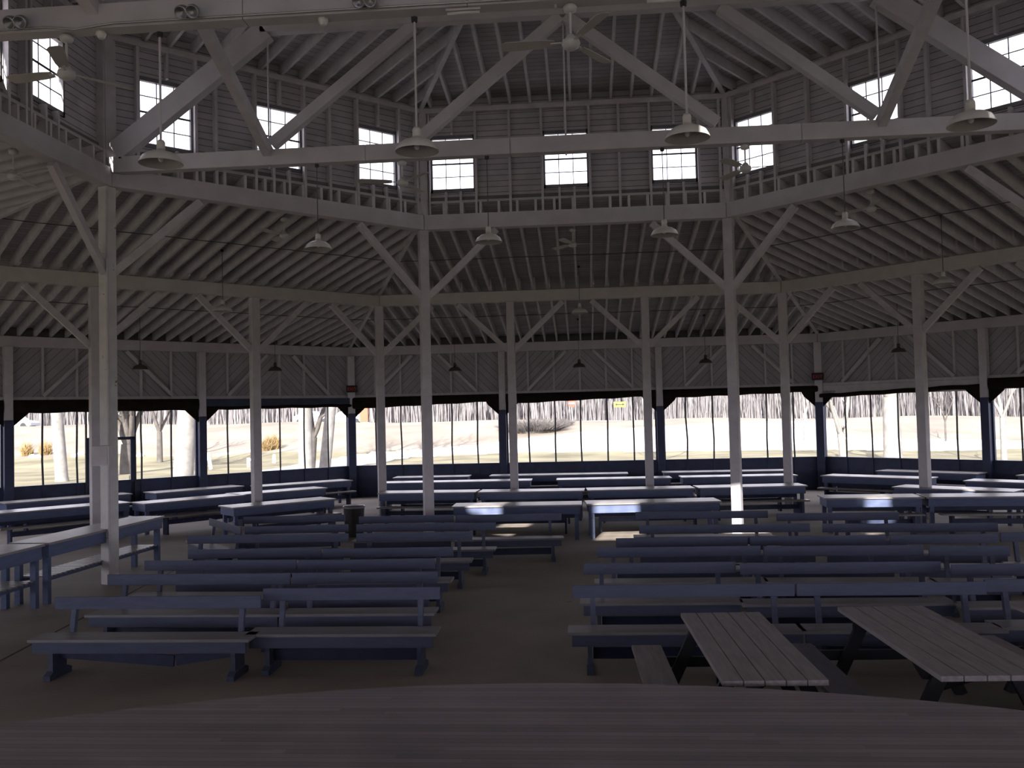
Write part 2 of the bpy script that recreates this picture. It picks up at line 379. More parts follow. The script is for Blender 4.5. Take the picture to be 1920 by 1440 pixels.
# rear window positions follow from where the sun patches fall
wn = 0
for k in range(8):
    hl = A1*T8; wy0, wy1 = A1+0.09, A1+0.13
    m = MB()
    xw = sorted(WX[k])
    def panel(xa, xb, za, zb_):
        b = len(m.v)
        m.v += [(xa, wy0, za), (xb, wy0, za), (xb, wy0, zb_), (xa, wy0, zb_), (xa, wy1, za), (xb, wy1, za), (xb, wy1, zb_), (xa, wy1, zb_)]
        uv = [(za, xa), (za, xb), (zb_, xb), (zb_, xa)]
        m.face([b, b+1, b+2, b+3], 0, uv); m.face([b+7, b+6, b+5, b+4], 0, uv[::-1])
        for q in ((0, 4, 5, 1), (1, 5, 6, 2), (2, 6, 7, 3), (3, 7, 4, 0)): m.face([b+i for i in q], 0, [(0.06, 0)]*4)
    zlo, zhi = 6.78, zu(A1)+0.19
    panel(-hl-0.03, hl+0.03, zlo, WZ0); panel(-hl-0.03, hl+0.03, WZ1, zhi)
    xs_ = [-hl-0.03] + sum([[x-WHW, x+WHW] for x in xw], []) + [hl+0.03]
    for i in range(0, len(xs_), 2): panel(xs_[i], xs_[i+1], WZ0, WZ1)
    wl = tag(m.build('wall_clerestory_'+FN[k], M['siding'], loc=C3, rz=rot(k)), kind='structure')
    if k in SEEN:
        sp = [-2.93]+[x-WHW-0.05 for x in xw]+[x+WHW+0.05 for x in xw]+[-1.25, 0.95, 2.93]
        if k == 6: sp.remove(xw[2]+WHW+0.05)
        for x in sp:
            MB().box(x-0.024, x+0.024, A1-0.03, A1+0.088, Z1+0.301, ZP).build('stud', M['white'], wl)
        for x in xw:
            for dx in (-0.14, 0.16): MB().box(x+dx-0.022, x+dx+0.022, A1-0.03, A1+0.088, Z1+0.301, WZ0-0.06).build('stud', M['white'], wl)
            MB().box(x-0.02, x+0.02, A1-0.03, A1+0.088, WZ1+0.06, ZP).build('stud', M['white'], wl)
        MB().box(-hl, hl, A1-0.05, A1+0.089, ZP, ZP+0.10).build('wall_plate', M['white'], wl)
        MB().box(-hl, hl, A1+0.05, A1+0.088, 6.80, 6.95).build('ledger_board', M['siding'], wl)
    MB().box(-hl-0.03, -hl+0.10, A1-0.06, A1+0.089, Z1+0.301, ZP).build('corner_stud', M['white'], wl)
    for x in xw:
        wn += 1
        fr = MB()
        a, c = x-WHW, x+WHW
        fr.box(a-0.03, a+0.012, A1+0.06, A1+0.135, WZ0-0.05, WZ1+0.05).box(c-0.012, c+0.03, A1+0.06, A1+0.135, WZ0-0.05, WZ1+0.05)
        fr.box(a-0.03, c+0.03, A1+0.06, A1+0.135, WZ0-0.05, WZ0+0.02).box(a-0.03, c+0.03, A1+0.06, A1+0.135, WZ1-0.02, WZ1+0.05)
        w = tag(fr.build('window_%d' % wn, M['frame'], loc=C3, rz=rot(k)), kind='structure')
        mu = MB()
        for i in (1, 2): xx = a+(c-a)*i/3; mu.box(xx-0.008, xx+0.008, A1+0.085, A1+0.095, WZ0, WZ1)
        for i in (1, 2, 3): zz = WZ0+(WZ1-WZ0)*i/4; hh = 0.016 if i == 2 else 0.008; mu.box(a, c, A1+0.085, A1+0.095, zz-hh, zz+hh)
        mu.build('muntins', M['muntin'], w)
        MB().box(a+0.01, c-0.01, A1+0.088, A1+0.092, WZ0+0.01, WZ1-0.01).build('glass_pane', M['glass'], w)

# ------------------------------------------------------------------ ring beams (one straight beam per side)
def ring_beam(k, A, z0, h, w, name, label, mt):
    a, b_ = A-w/2, A+w/2; e = 0.004
    m = MB().prism([(-a*T8+e, a), (a*T8-e, a), (b_*T8-e, b_), (-b_*T8+e, b_)], z0, z0+h)
    return tag(m.build(name, mt, loc=C3, rz=rot(k), bevel=0.008), label, 'beam')
for k in range(8):
    ring_beam(k, A1, Z1, 0.30, 0.22, 'roof_beam', 'heavy white beam under the %s side of the clerestory wall' % FSAY[k], M['beam'])
    ring_beam(k, A2, Z2, 0.275, 0.20, 'roof_beam', 'cream beam on the middle ring of posts, %s side' % FSAY[k], M['cream'])
    ring_beam(k, A3, Z3, 0.275, 0.20, 'eave_beam', 'white eave beam along the top of the %s outer wall' % FSAY[k], M['beam'])

# ------------------------------------------------------------------ posts
def at_corner(k, A): return wpt(k, A*T8, A)   # corner between face k and k+1
def post(name, label, loc, rz, w, h, braces, mt=None, gap=False):
    t = thing(name, label, 'post', loc, rz)
    hw = w/2
    MB().box(-hw, hw, -hw, hw, 0, h).build('shaft', mt or M['white'], t, bevel=0.012)
    for (dx, dy, z0, z1, r) in braces:
        d = Vector((dx, dy, 0))
        MB().beam(d*(hw-0.02)+Vector((0, 0, z0)), d*r+Vector((0, 0, z1)), 0.10, 0.13).build('brace', M['white'], t)
    return t
CN = ['far right', 'right', 'rear right', 'rear right-hand', 'rear left-hand', 'rear left', 'left', 'far left']
ca, sa = math.cos(PI/8), math.sin(PI/8)
inner_lab = {7: 'thick white corner post under the clerestory between the two bench blocks and the left tables',
             0: 'tall white corner post at the far right of the clerestory with sunlit foot',
             6: 'weathered white clerestory corner post at the left with peeling paint and electrical box',
             1: 'white clerestory corner post at the right beyond the frame'}
for k in range(8):
    p = at_corner(k, A1); ang = rot(k)-PI/8
    lb = inner_lab.get(k, 'white clerestory corner post behind the stage, %s' % CN[k])
    if k == 7: lb = 'tall white clerestory corner post left of the centre aisle'
    if k not in (7, 0, 6, 1): continue
    post('corner_post', lb, p, ang, 0.19, Z1, [(-ca, -sa, 4.90, 6.24, 1.50), (ca, -sa, 4.90, 6.24, 1.50)], M['peel'] if k == 6 else M['white'])
for k in (0, 1, 6, 7):
    lb = {0: 'far right', 1: 'right', 6: 'left', 7: 'far left'}[k]
    post('corner_post', 'white post at the %s corner of the middle ring' % lb, at_corner(k, A2), rot(k)-PI/8, 0.20, Z2, [(-ca, -sa, 4.16, 5.37, 1.40), (ca, -sa, 4.16, 5.37, 1.40)])
for k in SEEN:
    for i, sx in enumerate((-1, 1)):
        post('ring_post', 'white post on the %s side of the middle ring, %s one' % (FSAY[k], ('left', 'right')[i]),
             wpt(k, sx*A2*T8/3, A2)+(Vector((-0.13, 0, 0)) if (k, sx) == (7, -1) else Vector((0, 0, 0))), rot(k), 0.20, Z2, [(-1, 0, 4.16, 5.37, 1.35), (1, 0, 4.16, 5.37, 1.35)])
# electrical box and conduit on the left corner post
p6 = at_corner(6, A1)
eb = thing('electrical_box', 'white electrical box on the weathered left corner post', 'box', (p6.x, p6.y-0.165, 1.86), 0.0)
MB().box(-0.17, 0.12, -0.065, 0.065, 0, 0.31).build('casing', M['peel'], eb, bevel=0.01)
MB().box(-0.15, 0.10, -0.078, -0.067, 0.02, 0.29).build('cover', M['white'], eb, bevel=0.004)
cd = MB().tube([(0, 0, 2.175), (0, 0, 6.2)], 0.018, 8); cd.tube([(0, 0, 0.4), (0, 0, 1.85)], 0.018, 8)
tag(cd.build('conduit', M['white'], loc=(p6.x+0.07, p6.y-0.145, 0)), 'thin conduit running up the weathered left corner post', 'pipe')
# ------------------------------------------------------------------ outer wall
HW = A3*T8
SHADE = {0: [(2.79, 2.93), (2.83, 2.97), (2.89, 2.98)], 1: [(2.78, 2.90), (2.86, 2.95), (2.86, 2.9)], 7: [(2.85, 2.85), (2.82, 2.84), (2.84, 2.87)],
         2: [(2.85, 2.85)]*3, 6: [(2.85, 2.85)]*3}
OPENZ = 1.0
BAY = ['left', 'middle', 'right']
wall0 = None
for k in range(8):
    if k not in SEEN:
        m = MB().box(-HW-0.05, HW+0.05, A3-0.05, A3+0.08, 0, OPENZ).box(-HW-0.05, HW+0.05, A3-0.05, A3+0.08, 3.0, Z3)
        for xx in (-HW, -HW/3, HW/3, HW): m.box(xx-0.1, xx+0.1, A3-0.12, A3+0.07, 0, Z3)
        tag(m.build('wall_'+FN[k], M['navy'], loc=C3, rz=rot(k)), kind='structure'); continue
    m = MB(); yy = A3+0.06
    for b_ in (-1, 0, 1):
        xc = b_*2*HW/3; hb = HW/3
        for (xa, xb) in ((xc-hb, xc), (xc, xc+hb)):
            q = len(m.v)
            m.v += [(xa, yy, 3.12), (xb, yy, 3.12), (xb, yy, Z3), (xa, yy, Z3), (xa, yy+0.03, 3.12), (xb, yy+0.03, 3.12), (xb, yy+0.03, Z3), (xa, yy+0.03, Z3)]
            uv = [((z+abs(x-xc))/1.4142, (abs(x-xc)-z)/1.4142) for x, z in ((xa, 3.12), (xb, 3.12), (xb, Z3), (xa, Z3))]
            m.face([q, q+1, q+2, q+3], 0, uv); m.face([q+7, q+6, q+5, q+4], 0, uv[::-1]); m.face([q, q+4, q+5, q+1], 0, [(0.08, 0)]*4)
    w = tag(m.build('wall_'+FN[k], M['diag'], loc=C3, rz=rot(k)), kind='structure')
    for b_ in (-1, 0, 1):
        xc = b_*2*HW/3
        for i in range(1, 6):
            x = xc-HW/3+i*2*HW/18
            MB().box(x-0.03, x+0.03, A3-0.03, A3+0.059, 3.24, Z3).build('stud', M['beam'], w)
        for sx in (-1, 1):
            MB().beam((xc+sx*1.64, A3-0.06, 3.26), (xc+sx*0.42, A3-0.06, 4.46), 0.09, 0.10, up=(0, -1, 0.01)).build('diagonal_brace', M['beam'], w)
    MB().box(-HW, HW, A3+0.06, A3+0.085, Z3+0.276, zb(A3)+0.235).build('frieze_board', M['roof'], w)
    MB().box(-HW, HW, A3-0.08, A3+0.059, 3.16, 3.24).build('rail', M['white'], w)
    MB().box(-HW, HW, A3-0.02, A3+0.05, 0, OPENZ-0.04).build('lower_panel', M['navy'], w)
    for b_ in (-1, 0, 1):
        xc = b_*2*HW/3
        for i in range(1, 6):
            x = xc-HW/3+i*2*HW/18
            MB().box(x-0.035, x+0.035, A3-0.045, A3-0.021, 0, OPENZ-0.04).build('batten', M['navy'], w)
    MB().box(-HW, HW, A3-0.07, A3+0.09, OPENZ-0.04, OPENZ).build('sill', M['navy'], w)
    # openings with thin mullions
    for b_ in (-1, 0, 1):
        wn += 1; xc = b_*2*HW/3; hb = HW/3-0.1
        f = MB().box(xc-hb, xc-hb+0.05, A3-0.04, A3+0.05, OPENZ, 3.12).box(xc+hb-0.05, xc+hb, A3-0.04, A3+0.05, OPENZ, 3.12)
        f.box(xc-hb, xc+hb, A3-0.04, A3+0.05, 3.08, 3.16)
        wo = tag(f.build('window_%d' % wn, M['navy'], loc=C3, rz=rot(k)), kind='structure')
        for i in range(1, 6):
            x = xc-HW/3+i*2*HW/18; z1 = 3.1
            dx = R.uniform(-0.02, 0.02); dx2 = R.uniform(-0.02, 0.02)
            mm = MB().tube([(x, A3+0.01, OPENZ), (x+dx, A3+0.01, 1.6), (x+dx2, A3+0.01, 2.3), (x, A3+0.01, z1)], 0.026, 6)
            mm.build('mullion', M['muntin'], wo)
        za, zb2 = SHADE[k][b_+1]
        rs = tag(bpy.data.objects.new('rolled_shade', None), None)
        COL.objects.link(rs); rs.location = C3; rs.rotation_euler = (0, 0, rot(k))
        slate = (k == 7 and b_ == 1); light = (k == 1 and b_ == -1)
        tag(rs, 'rolled %s canvas shade over the %s opening of the %s outer wall' % ('slate blue' if slate else 'dark brown', BAY[b_+1], FSAY[k]), 'shade')
        mm = MB(); nseg = 14; n = 10
        for i in range(nseg+1):
            x = xc-HW/3+0.115+(2*HW/3-0.23)*i/nseg; t = i/nseg
            zl = za+(zb2-za)*t+0.012*math.sin(i*1.7+k); zt = 3.17 if not light else zl+0.13
            if slate: zt = zl+0.10
            for j in range(n):
                a = 2*PI*j/n
                mm.v.append((x, A3-0.17+0.08*math.cos(a), (zl+zt)/2+(zt-zl)/2*math.sin(a)*(1 if math.sin(a) < 0 else 1)))
        for i in range(nseg):
            for j in range(n): mm.face([i*n+j, (i+1)*n+j, (i+1)*n+(j+1) % n, i*n+(j+1) % n])
        mm.face(list(range(n))); mm.face([nseg*n+j for j in range(n)][::-1])
        mm.build('canvas_roll', M['canvas'], rs, smooth=True)
        if slate: MB().box(xc-HW/3+0.1, xc+HW/3-0.1, A3-0.20, A3-0.15, za+0.06, 3.155).build('valance', M['slate'], rs)
        if light: MB().box(xc-HW/3+0.1, xc+HW/3-0.1, A3-0.12, A3-0.09, za+0.07, 3.155).build('valance', M['white'], rs)
    # posts of this wall
    for i, sx in enumerate((-1, 1)):
        t = thing('wall_post', 'outer wall post, white above and navy below, %s one in the %s wall' % (('left', 'right')[i], FSAY[k]), 'post', wpt(k, sx*HW/3, A3-0.12), rot(k))
        MB().box(-0.10, 0.10, -0.10, 0.10, 2.66, Z3).build('upper_shaft', M['white'], t, bevel=0.008)
        MB().box(-0.105, 0.105, -0.105, 0.105, 0, 2.66).build('lower_shaft', M['navy'], t, bevel=0.008)
        for s2 in (-1, 1):
            mm = MB(); q = [(s2*0.106, 2.50), (s2*0.106, 3.0), (s2*0.56, 3.0), (s2*0.47, 2.84)]
            for yy in (-0.03, 0.02): mm.v += [(a, yy, c) for a, c in q]
            mm.face([0, 1, 2, 3]); mm.face([7, 6, 5, 4])
            for a in range(4): c = (a+1) % 4; mm.face([a, c, c+4, a+4])
            mm.build('corner_bracket', M['canvas'], t)
for k in (0, 1, 6, 7):
    t = thing('wall_post', 'outer wall corner post, white above and navy below, at the %s corner' % {0: 'far right', 1: 'right', 6: 'left', 7: 'far left'}[k], 'post', at_corner(k, A3-0.12), rot(k)-PI/8)
    MB().box(-0.11, 0.11, -0.11, 0.11, 2.66, Z3).build('upper_shaft', M['white'], t, bevel=0.008)
    MB().box(-0.115, 0.115, -0.115, 0.115, 0, 2.66).build('lower_shaft', M['navy'], t, bevel=0.008)
    for s2 in (-1, 1):
        mm = MB(); q = [(s2*0.10, 2.50), (s2*0.10, 3.0), (s2*0.55, 3.0), (s2*0.46, 2.84)]
        for yy in (-0.02, 0.03): mm.v += [(a*ca, yy-abs(a)*sa+0.02, c) for a, c in q]
        mm.face([0, 1, 2, 3]); mm.face([7, 6, 5, 4])
        for a in range(4): c = (a+1) % 4; mm.face([a, c, c+4, a+4])
        mm.build('corner_bracket', M['canvas'], t)
# unlit exit signs on the far corner posts
def text_obj(txt, size, mt, parent, loc, rot_, name='lettering'):
    cu = bpy.data.curves.new(name, 'FONT'); cu.body = txt; cu.size = size; cu.extrude = 0.004; cu.align_x = 'CENTER'; cu.align_y = 'CENTER'
    tmp = bpy.data.objects.new('tmp', cu); COL.objects.link(tmp)
    dg = bpy.context.evaluated_depsgraph_get(); me = bpy.data.meshes.new_from_object(tmp.evaluated_get(dg))
    bpy.data.objects.remove(tmp)
    o = bpy.data.objects.new(name, me); me.materials.clear(); me.materials.append(mt); COL.objects.link(o)
    o.parent = parent; o.location = loc; o.rotation_euler = rot_; return o
for k, s in ((7, 'left'), (0, 'right')):
    p = at_corner(k, A3-0.30); t = thing('exit_sign', 'small dark red exit sign high on the far %s corner post' % s, 'sign', (p.x, p.y, 3.33), rot(k)-PI/8)
    MB().box(-0.17, 0.17, -0.03, 0.06, 0, 0.22).build('housing', M['black'], t, bevel=0.008)
    text_obj('EXIT', 0.14, M['red'], t, (0, -0.036, 0.10), (PI/2, 0, 0))
# screen door in the far left wall
d = MB(); x0, x1 = -0.60, 0.60
d.box(x0, x0+0.10, A3-0.09, A3-0.045, 0, 2.16).box(x1-0.10, x1, A3-0.09, A3-0.045, 0, 2.16).box(x0, x1, A3-0.09, A3-0.045, 2.08, 2.16)
d.box(x0, x1, A3-0.09, A3-0.045, 0, 0.95)
dd = tag(d.build('door_1', M['navy'], loc=C3, rz=rot(7)), kind='structure')
MB().box(x0-0.04, x0, A3-0.10, A3-0.04, 0, 2.85).box(x1, x1+0.04, A3-0.10, A3-0.04, 0, 2.85).build('door_jamb', M['muntin'], dd)
MB().tube([(0.45, A3-0.13, 1.0), (0.45, A3-0.13, 1.12)], 0.012, 6).build('door_handle', M['metal'], dd)

# ------------------------------------------------------------------ trusses
def truss(y, label, cond):
    t = thing('roof_truss', label, 'truss', (CX, y, 6.48), 0)
    zc, zt = 0.0, 2.10
    xe = 7.22
    N_ = [-4.70, -2.33, -0.05, 2.28, 4.62]
    def B(name, a, b_, w=0.18, h=0.26, mt=M['beam'], **kw): MB().beam(a, b_, w, h, **kw).build(name, mt, t, bevel=0.006)
    for i, (a, c) in enumerate(((-xe-0.07, -3.15), (-3.145, -0.905), (-0.90, 3.45), (3.455, xe))):
        B('lower_chord', (a, 0, zc+0.125), (c, 0, zc+0.125), 0.18, 0.25)
    for a, c in ((N_[0]-0.1, -0.002), (0.002, N_[4]+0.1)): B('upper_chord', (a, 0, zt+0.14), (c, 0, zt+0.14), 0.18, 0.26)
    B('end_diagonal', (-xe+0.03, 0, 0.33), (N_[0]-0.02, 0, zt+0.06), 0.18, 0.32)
    B('end_diagonal', (xe-0.03, 0, 0.33), (N_[4]+0.02, 0, zt+0.06), 0.18, 0.32)
    for i in (0, 1):
        B('web_diagonal', (N_[i]+0.05, 0, 0.34), (N_[i+1]-0.04, 0, zt), 0.15, 0.17)
        B('web_diagonal', (N_[4-i]-0.05, 0, 0.34), (N_[3-i]+0.04, 0, zt), 0.15, 0.17)
    for i in (0, 2, 4):
        MB().tube([(N_[i], 0, -0.04), (N_[i], 0, zt+0.1)], 0.014, 8).build('tie_rod', M['white'], t)
    for i in (0, 4):
        MB().beam((N_[i], -0.02, 0.20), (N_[i], -4.75, 2.16), 0.13, 0.17).build('sway_brace', M['white'], t)
    # end blocks bearing on the wall beams
    return t
truss(13.66, 'long white timber truss spanning the clerestory with hanging lamps, farther one', False)
truss(8.65, 'nearer white timber truss crossing the top of the view with spotlights', True)

# ------------------------------------------------------------------ lamps
def roof_z(x, y):
    a = max((x-CX)*math.sin(k*PI/4)+(y-CY)*math.cos(k*PI/4) for k in range(8))
    return zb(a)+0.20
def lamp(x, y, z, ztop, label, group, mts, rad=0.205, stem=0.012):
    t = thing('pendant_lamp', label, 'lamp', (x, y, z), 0, group)
    pr = [(0.035, 0.155), (0.05, 0.13), (rad*0.62, 0.105), (rad*0.86, 0.07), (rad, 0.015), (rad*1.01, 0.0)]
    m = MB().lathe(pr, n=24); m.build('lamp_shade', mts[0], t, smooth=True)
    MB().lathe([(rad*0.985, 0.001), (rad*0.84, 0.055), (rad*0.6, 0.09), (0.04, 0.115), (0.001, 0.118)], n=24).build('reflector', mts[1], t, smooth=True)
    MB().lathe([(0.001, 0.245), (0.03, 0.24), (0.042, 0.22), (0.042, 0.15), (0.001, 0.149)], n=16).build('socket_cap', mts[0], t, smooth=True)
    MB().lathe([(0.0, 0.015), (0.022, 0.03), (0.03, 0.055), (0.018, 0.085), (0.014, 0.113)], n=10).build('bulb', M['shade'], t, smooth=True)
    MB().tube([(0, 0, 0.24), (0, 0, ztop-z)], stem, 8).build('stem', M['white'] if stem > 0.008 else M['wire'], t)
    MB().lathe([(0.001, -0.05), (0.03, -0.045), (0.034, 0)], c=(0, 0, ztop-z), n=10).build('hook_plate', M['muntin'], t)
    return t
NO = ['first', 'second', 'third', 'fourth']
for i, x in enumerate((-4.22, -1.59, 1.06, 3.71)):
    lamp(x, 8.75, 5.13, 6.48, 'white enamel pendant lamp hung from the nearer truss, %s from the left' % NO[i], 'large pendant lamps', (M['shade'], M['enamelin']), 0.215)
for i, x in enumerate((-4.07, -1.40, 1.27, 3.93)):
    lamp(x, 13.66, 5.15, 6.48, 'white enamel pendant lamp hung from the farther truss, %s from the left' % NO[i], 'pendant lamps on the farther truss', (M['shade'], M['enamelin']), 0.205, 0.007)
for x, y, z, s in ((-7.6, 18.5, 4.84, 'left'), (-0.06, 21.9, 4.93, 'centre'), (7.05, 18.15, 4.85, 'right')):
    lamp(x, y, z, roof_z(x, y), 'pale pendant lamp between inner and middle posts, %s one' % s, 'pendant lamps of the middle aisle', (M['shade'], M['enamelin']), 0.20, 0.007)
def on_ap(px, py, A, k):          # point on the plane of ring face k seen at a measured bearing
    d = _fw*F_PX + RT*(px-960) - UP*(py-720); n_ = Vector((math.sin(k*PI/4), math.cos(k*PI/4), 0))
    t = (A + n_.dot(Vector((CX, CY, 0))))/n_.dot(d); return Vector((0, 0, CAM_H)) + d*t
for px, py, k, s in ((263, 693, 7, 'in the far left wall bays, outer'), (516, 696, 7, 'in the far left wall bays, inner'), (853, 696, 0, 'before the far wall, left'), (1086, 689, 0, 'before the far wall, middle'),
                     (1323, 681, 0, 'before the far wall, right'), (1685, 661, 1, 'before the far right wall')):
    P = on_ap(px, py, 15.9, k)
    lamp(P.x, P.y, P.z, roof_z(P.x, P.y), 'dark shaded pendant lamp %s' % s, 'dark pendant lamps along the outer wall', (M['greenlamp'], M['enamelin']), 0.19, 0.006)

# ------------------------------------------------------------------ ceiling fans
def fan(x, y, ztop, drop, ang, label, blade=0.68):
    t = thing('ceiling_fan', label, 'fan', (x, y, ztop), 0, 'ceiling fans')
    MB().lathe([(0.001, 0), (0.045, -0.005), (0.07, -0.035), (0.06, -0.07), (0.02, -0.085), (0.001, -0.086)], n=18).build('canopy', M['fan'], t, smooth=True)
    MB().tube([(0, 0, -0.07), (0, 0, -drop+0.09)], 0.013, 8).build('downrod', M['fan'], t)
    MB().lathe([(0.001, 0.10), (0.03, 0.095), (0.055, 0.06), (0.055, 0.045), (0.085, 0.035), (0.09, 0.005), (0.075, -0.03), (0.04, -0.05), (0.001, -0.052)], c=(0, 0, -drop), n=20).build('motor', M['fan'], t, smooth=True)
    for i in range(3):
        a = ang+i*2*PI/3; d = Vector((math.cos(a), math.sin(a), 0)); s_ = Vector((-d.y, d.x, 0.22)).normalized()
        nrm = d.cross(s_); m = MB(); c0 = Vector((0, 0, -drop+0.02))
        P = []
        for r_, w in ((0.16, 0.045), (0.28, 0.062), (blade-0.05, 0.075), (blade, 0.045)): P.append((c0+d*r_-s_*w, c0+d*r_+s_*w))
        for a_, b_ in P: m.v += [tuple(a_), tuple(b_), tuple(a_+nrm*0.006), tuple(b_+nrm*0.006)]
        for j in range(3):
            q = 4*j; m.face([q, q+4, q+5, q+1]); m.face([q+2, q+3, q+7, q+6]); m.face([q, q+2, q+6, q+4]); m.face([q+1, q+5, q+7, q+3])
        m.face([0, 1, 3, 2]); m.face([12, 14, 15, 13])
        bl = m.build('blade', M['blade'], t)
        MB().beam(c0+d*0.09, c0+d*0.20, 0.03, 0.008).build('blade_iron', M['fan'], bl)
fan(-5.16, 8.66, 6.48, 0.42, 3.00, 'white ceiling fan under the left end of the nearer truss')
fan(-0.04, 8.66, 6.48, 0.40, 1.00, 'white ceiling fan under the middle of the nearer truss')
fan(-2.72, 13.66, 6.48, 0.36, 1.30, 'white ceiling fan under the farther truss left of centre')
fan(2.50, 13.66, 6.48, 0.38, 0.9+PI, 'white ceiling fan under the farther truss right of centre')
fan(-5.67, 16.81, 6.40, 0.36, 0.10, 'white ceiling fan on the rafters of the far left roof slope')
fan(-0.16, 18.91, 6.40, 0.36, 0.15, 'white ceiling fan on the rafters of the far roof slope')
fan(5.26, 16.65, 6.42, 0.36, 0.35, 'white ceiling fan on the rafters of the far right roof slope')
fan(-7.98, 12.05, 6.44, 0.40, 5.9, 'white ceiling fan on the rafters at the left edge')

# ------------------------------------------------------------------ spotlights, tubes, cables on the nearer truss
for i, x in enumerate((-5.57, -3.80, -2.03, -0.24)):
    t = thing('spotlight', 'pair of round metal spotlights on the nearer truss, %s from the left' % NO[i], 'light', (x, 8.55, 6.55), 0, 'spotlights along the nearer truss')
    for s in ((-0.04, 1.0), (0.07, 0.4)):
        yy = -0.12
        h = MB().lathe([(0.001, 0.09), (0.03, 0.085), (0.055, 0.05), (0.065, 0.0), (0.065, -0.03), (0.055, -0.03), (0.045, 0.0), (0.001, 0.02)], n=18)
        a = 0.9 if i < 2 else 0.5
        o = h.build('lamp_head', M['metal'], t, smooth=True); o.location = (s[0], yy, -0.02); o.rotation_euler = (-0.9, 0.5*(s[1]-0.7), 0)
    MB().box(-0.03, 0.05, -0.05, -0.002, -0.03, 0.04).build('junction_box', M['metal'], t)
for x, s in ((-1.08, 'left'), (0.86, 'right')):
    t = thing('tube_light', 'white fluorescent tube under the nearer truss, %s one' % s, 'light', (x, 8.62, 6.475), 0.0, 'fluorescent tubes on the nearer truss')
    MB().box(-0.17, 0.17, -0.03, 0.03, -0.02, 0.0).build('batten', M['white'], t)
    MB().tube([(-0.16, 0, -0.035), (0.16, 0, -0.035)], 0.014, 8).build('tube', M['shade'], t, smooth=True)
for x, s in ((-4.79, 'at the left node'), (-2.49, 'near its middle')):
    t = thing('detector', 'small white detector under the nearer truss %s' % s, 'detector', (x, 8.66, 6.48))
    MB().lathe([(0.001, -0.07), (0.03, -0.065), (0.05, -0.02), (0.05, 0)], n=12).build('body', M['shade'], t)
cb = MB().tube([(-7.0, 8.545, 6.50), (-5.3, 8.54, 6.51), (-5.0, 8.54, 6.47), (-4.6, 8.54, 6.51), (7.0, 8.545, 6.50)], 0.010, 6)
tag(cb.build('conduit', M['metal']), 'thin metal conduit along the lower edge of the nearer truss', 'pipe')
# wires under the lower roof, one per seen side
for k in (7, 0, 1):
    for A, s in ((9.9, 'upper'), (14.6, 'lower')):
        n = 12; pts = []
        for i in range(n+1):
            x = -A*T8+2*A*T8*i/n; pts.append((x, A, zb(A)-0.012-0.01*(i % 2)))
        tag(MB().tube(pts, 0.010, 5).build('cable', M['wire'], loc=C3, rz=rot(k)), 'thin dark cable stapled across the %s roof rafters, %s run' % (FSAY[k], s), 'cable')

# ------------------------------------------------------------------ benches with backs
def bench(x0, y0, x1, y1, label, zt=0.775, group=None, broken=False):
    L = math.hypot(x1-x0, y1-y0); a = math.atan2(y1-y0, x1-x0)
    t = thing('bench', label, 'bench', ((x0+x1)/2, (y0+y1)/2, 0), a, group)
    h = L/2; e = 0.05
    MB().box(-h-e, h+e-0.03, -0.42, -0.10, 0.372, 0.402).build('seat', M['seat'], t, bevel=0.005)
    MB().box(-h-e+0.04, h+e-0.07, -0.395, -0.365, 0.262, 0.371).build('apron', M['blue'], t)
    px = h-0.20
    for s in (-1, 1):
        xx = s*(h-0.16)
        lg = MB()
        lg.extr([(-0.36, 0.05), (-0.12, 0.05), (-0.12, 0.371), (-0.36, 0.371)], xx-0.022, xx+0.022)
        lg.extr([(-0.43, 0.0), (-0.05, 0.0), (-0.05, 0.05), (-0.12, 0.08), (-0.36, 0.08), (-0.43, 0.05)], xx-0.035, xx+0.035)
        lg.build('leg', M['blue'], t)
        MB().beam((s*px, -0.065, 0.26), (s*px, 0.03, zt-0.01), 0.05, 0.05, up=(0, 1, 0.2)).build('back_post', M['blue'], t)
    if broken:
        MB().beam((-h+0.17, -0.24, 0.24), (0.28, -0.24, 0.15), 0.03, 0.11).beam((0.30, -0.235, 0.155), (h-0.17, -0.235, 0.25), 0.03, 0.10).build('stretcher', M['navy'], t)
    else:
        MB().box(-h+0.19, h-0.19, -0.255, -0.225, 0.11, 0.22).build('stretcher', M['navy'], t)
    MB().box(-h, h, -0.028, -0.003, zt-0.125, zt).build('backrest', M['blue'], t, bevel=0.004)
    return t
K = (2.5-0.775)/(2.5-0.80)
LB = [  # row, position, x0,y0,x1,y1 measured for a back 0.80 m high
 ('front left row, outer one with sagging broken stretcher', -5.29, 8.63, -3.19, 8.62), ('front left row, aisle end', -3.30, 8.98, -1.49, 8.98),
 ('second left row, outer one beside the weathered post', -5.44, 9.89, -3.31, 9.86), ('second left row, aisle end', -3.29, 9.86, -1.66, 9.87),
 ('third left row, outer one', -5.49, 10.85, -3.55, 10.80), ('third left row, aisle end', -3.51, 10.76, -1.84, 10.76),
 ('fourth left row, outer one', -5.34, 11.74, -3.53, 11.78), ('fourth left row, aisle end', -3.48, 11.68, -1.76, 11.71),
 ('fifth left row, longer outer one', -6.01, 13.20, -3.54, 13.19), ('fifth left row, aisle end', -3.42, 13.18, -1.70, 13.24),
 ('sixth left row, outer one', -5.51, 14.20, -3.85, 14.34), ('sixth left row, long one at the aisle end', -3.71, 14.31, -1.46, 14.32),
 ('back left row, outer one', -6.10, 15.66, -4.30, 15.80), ('back left row, middle one', -3.95, 15.42, -2.30, 15.48),
 ('back left row, jutting into the aisle below a sunlit table', -2.24, 15.40, -0.45, 15.50)]
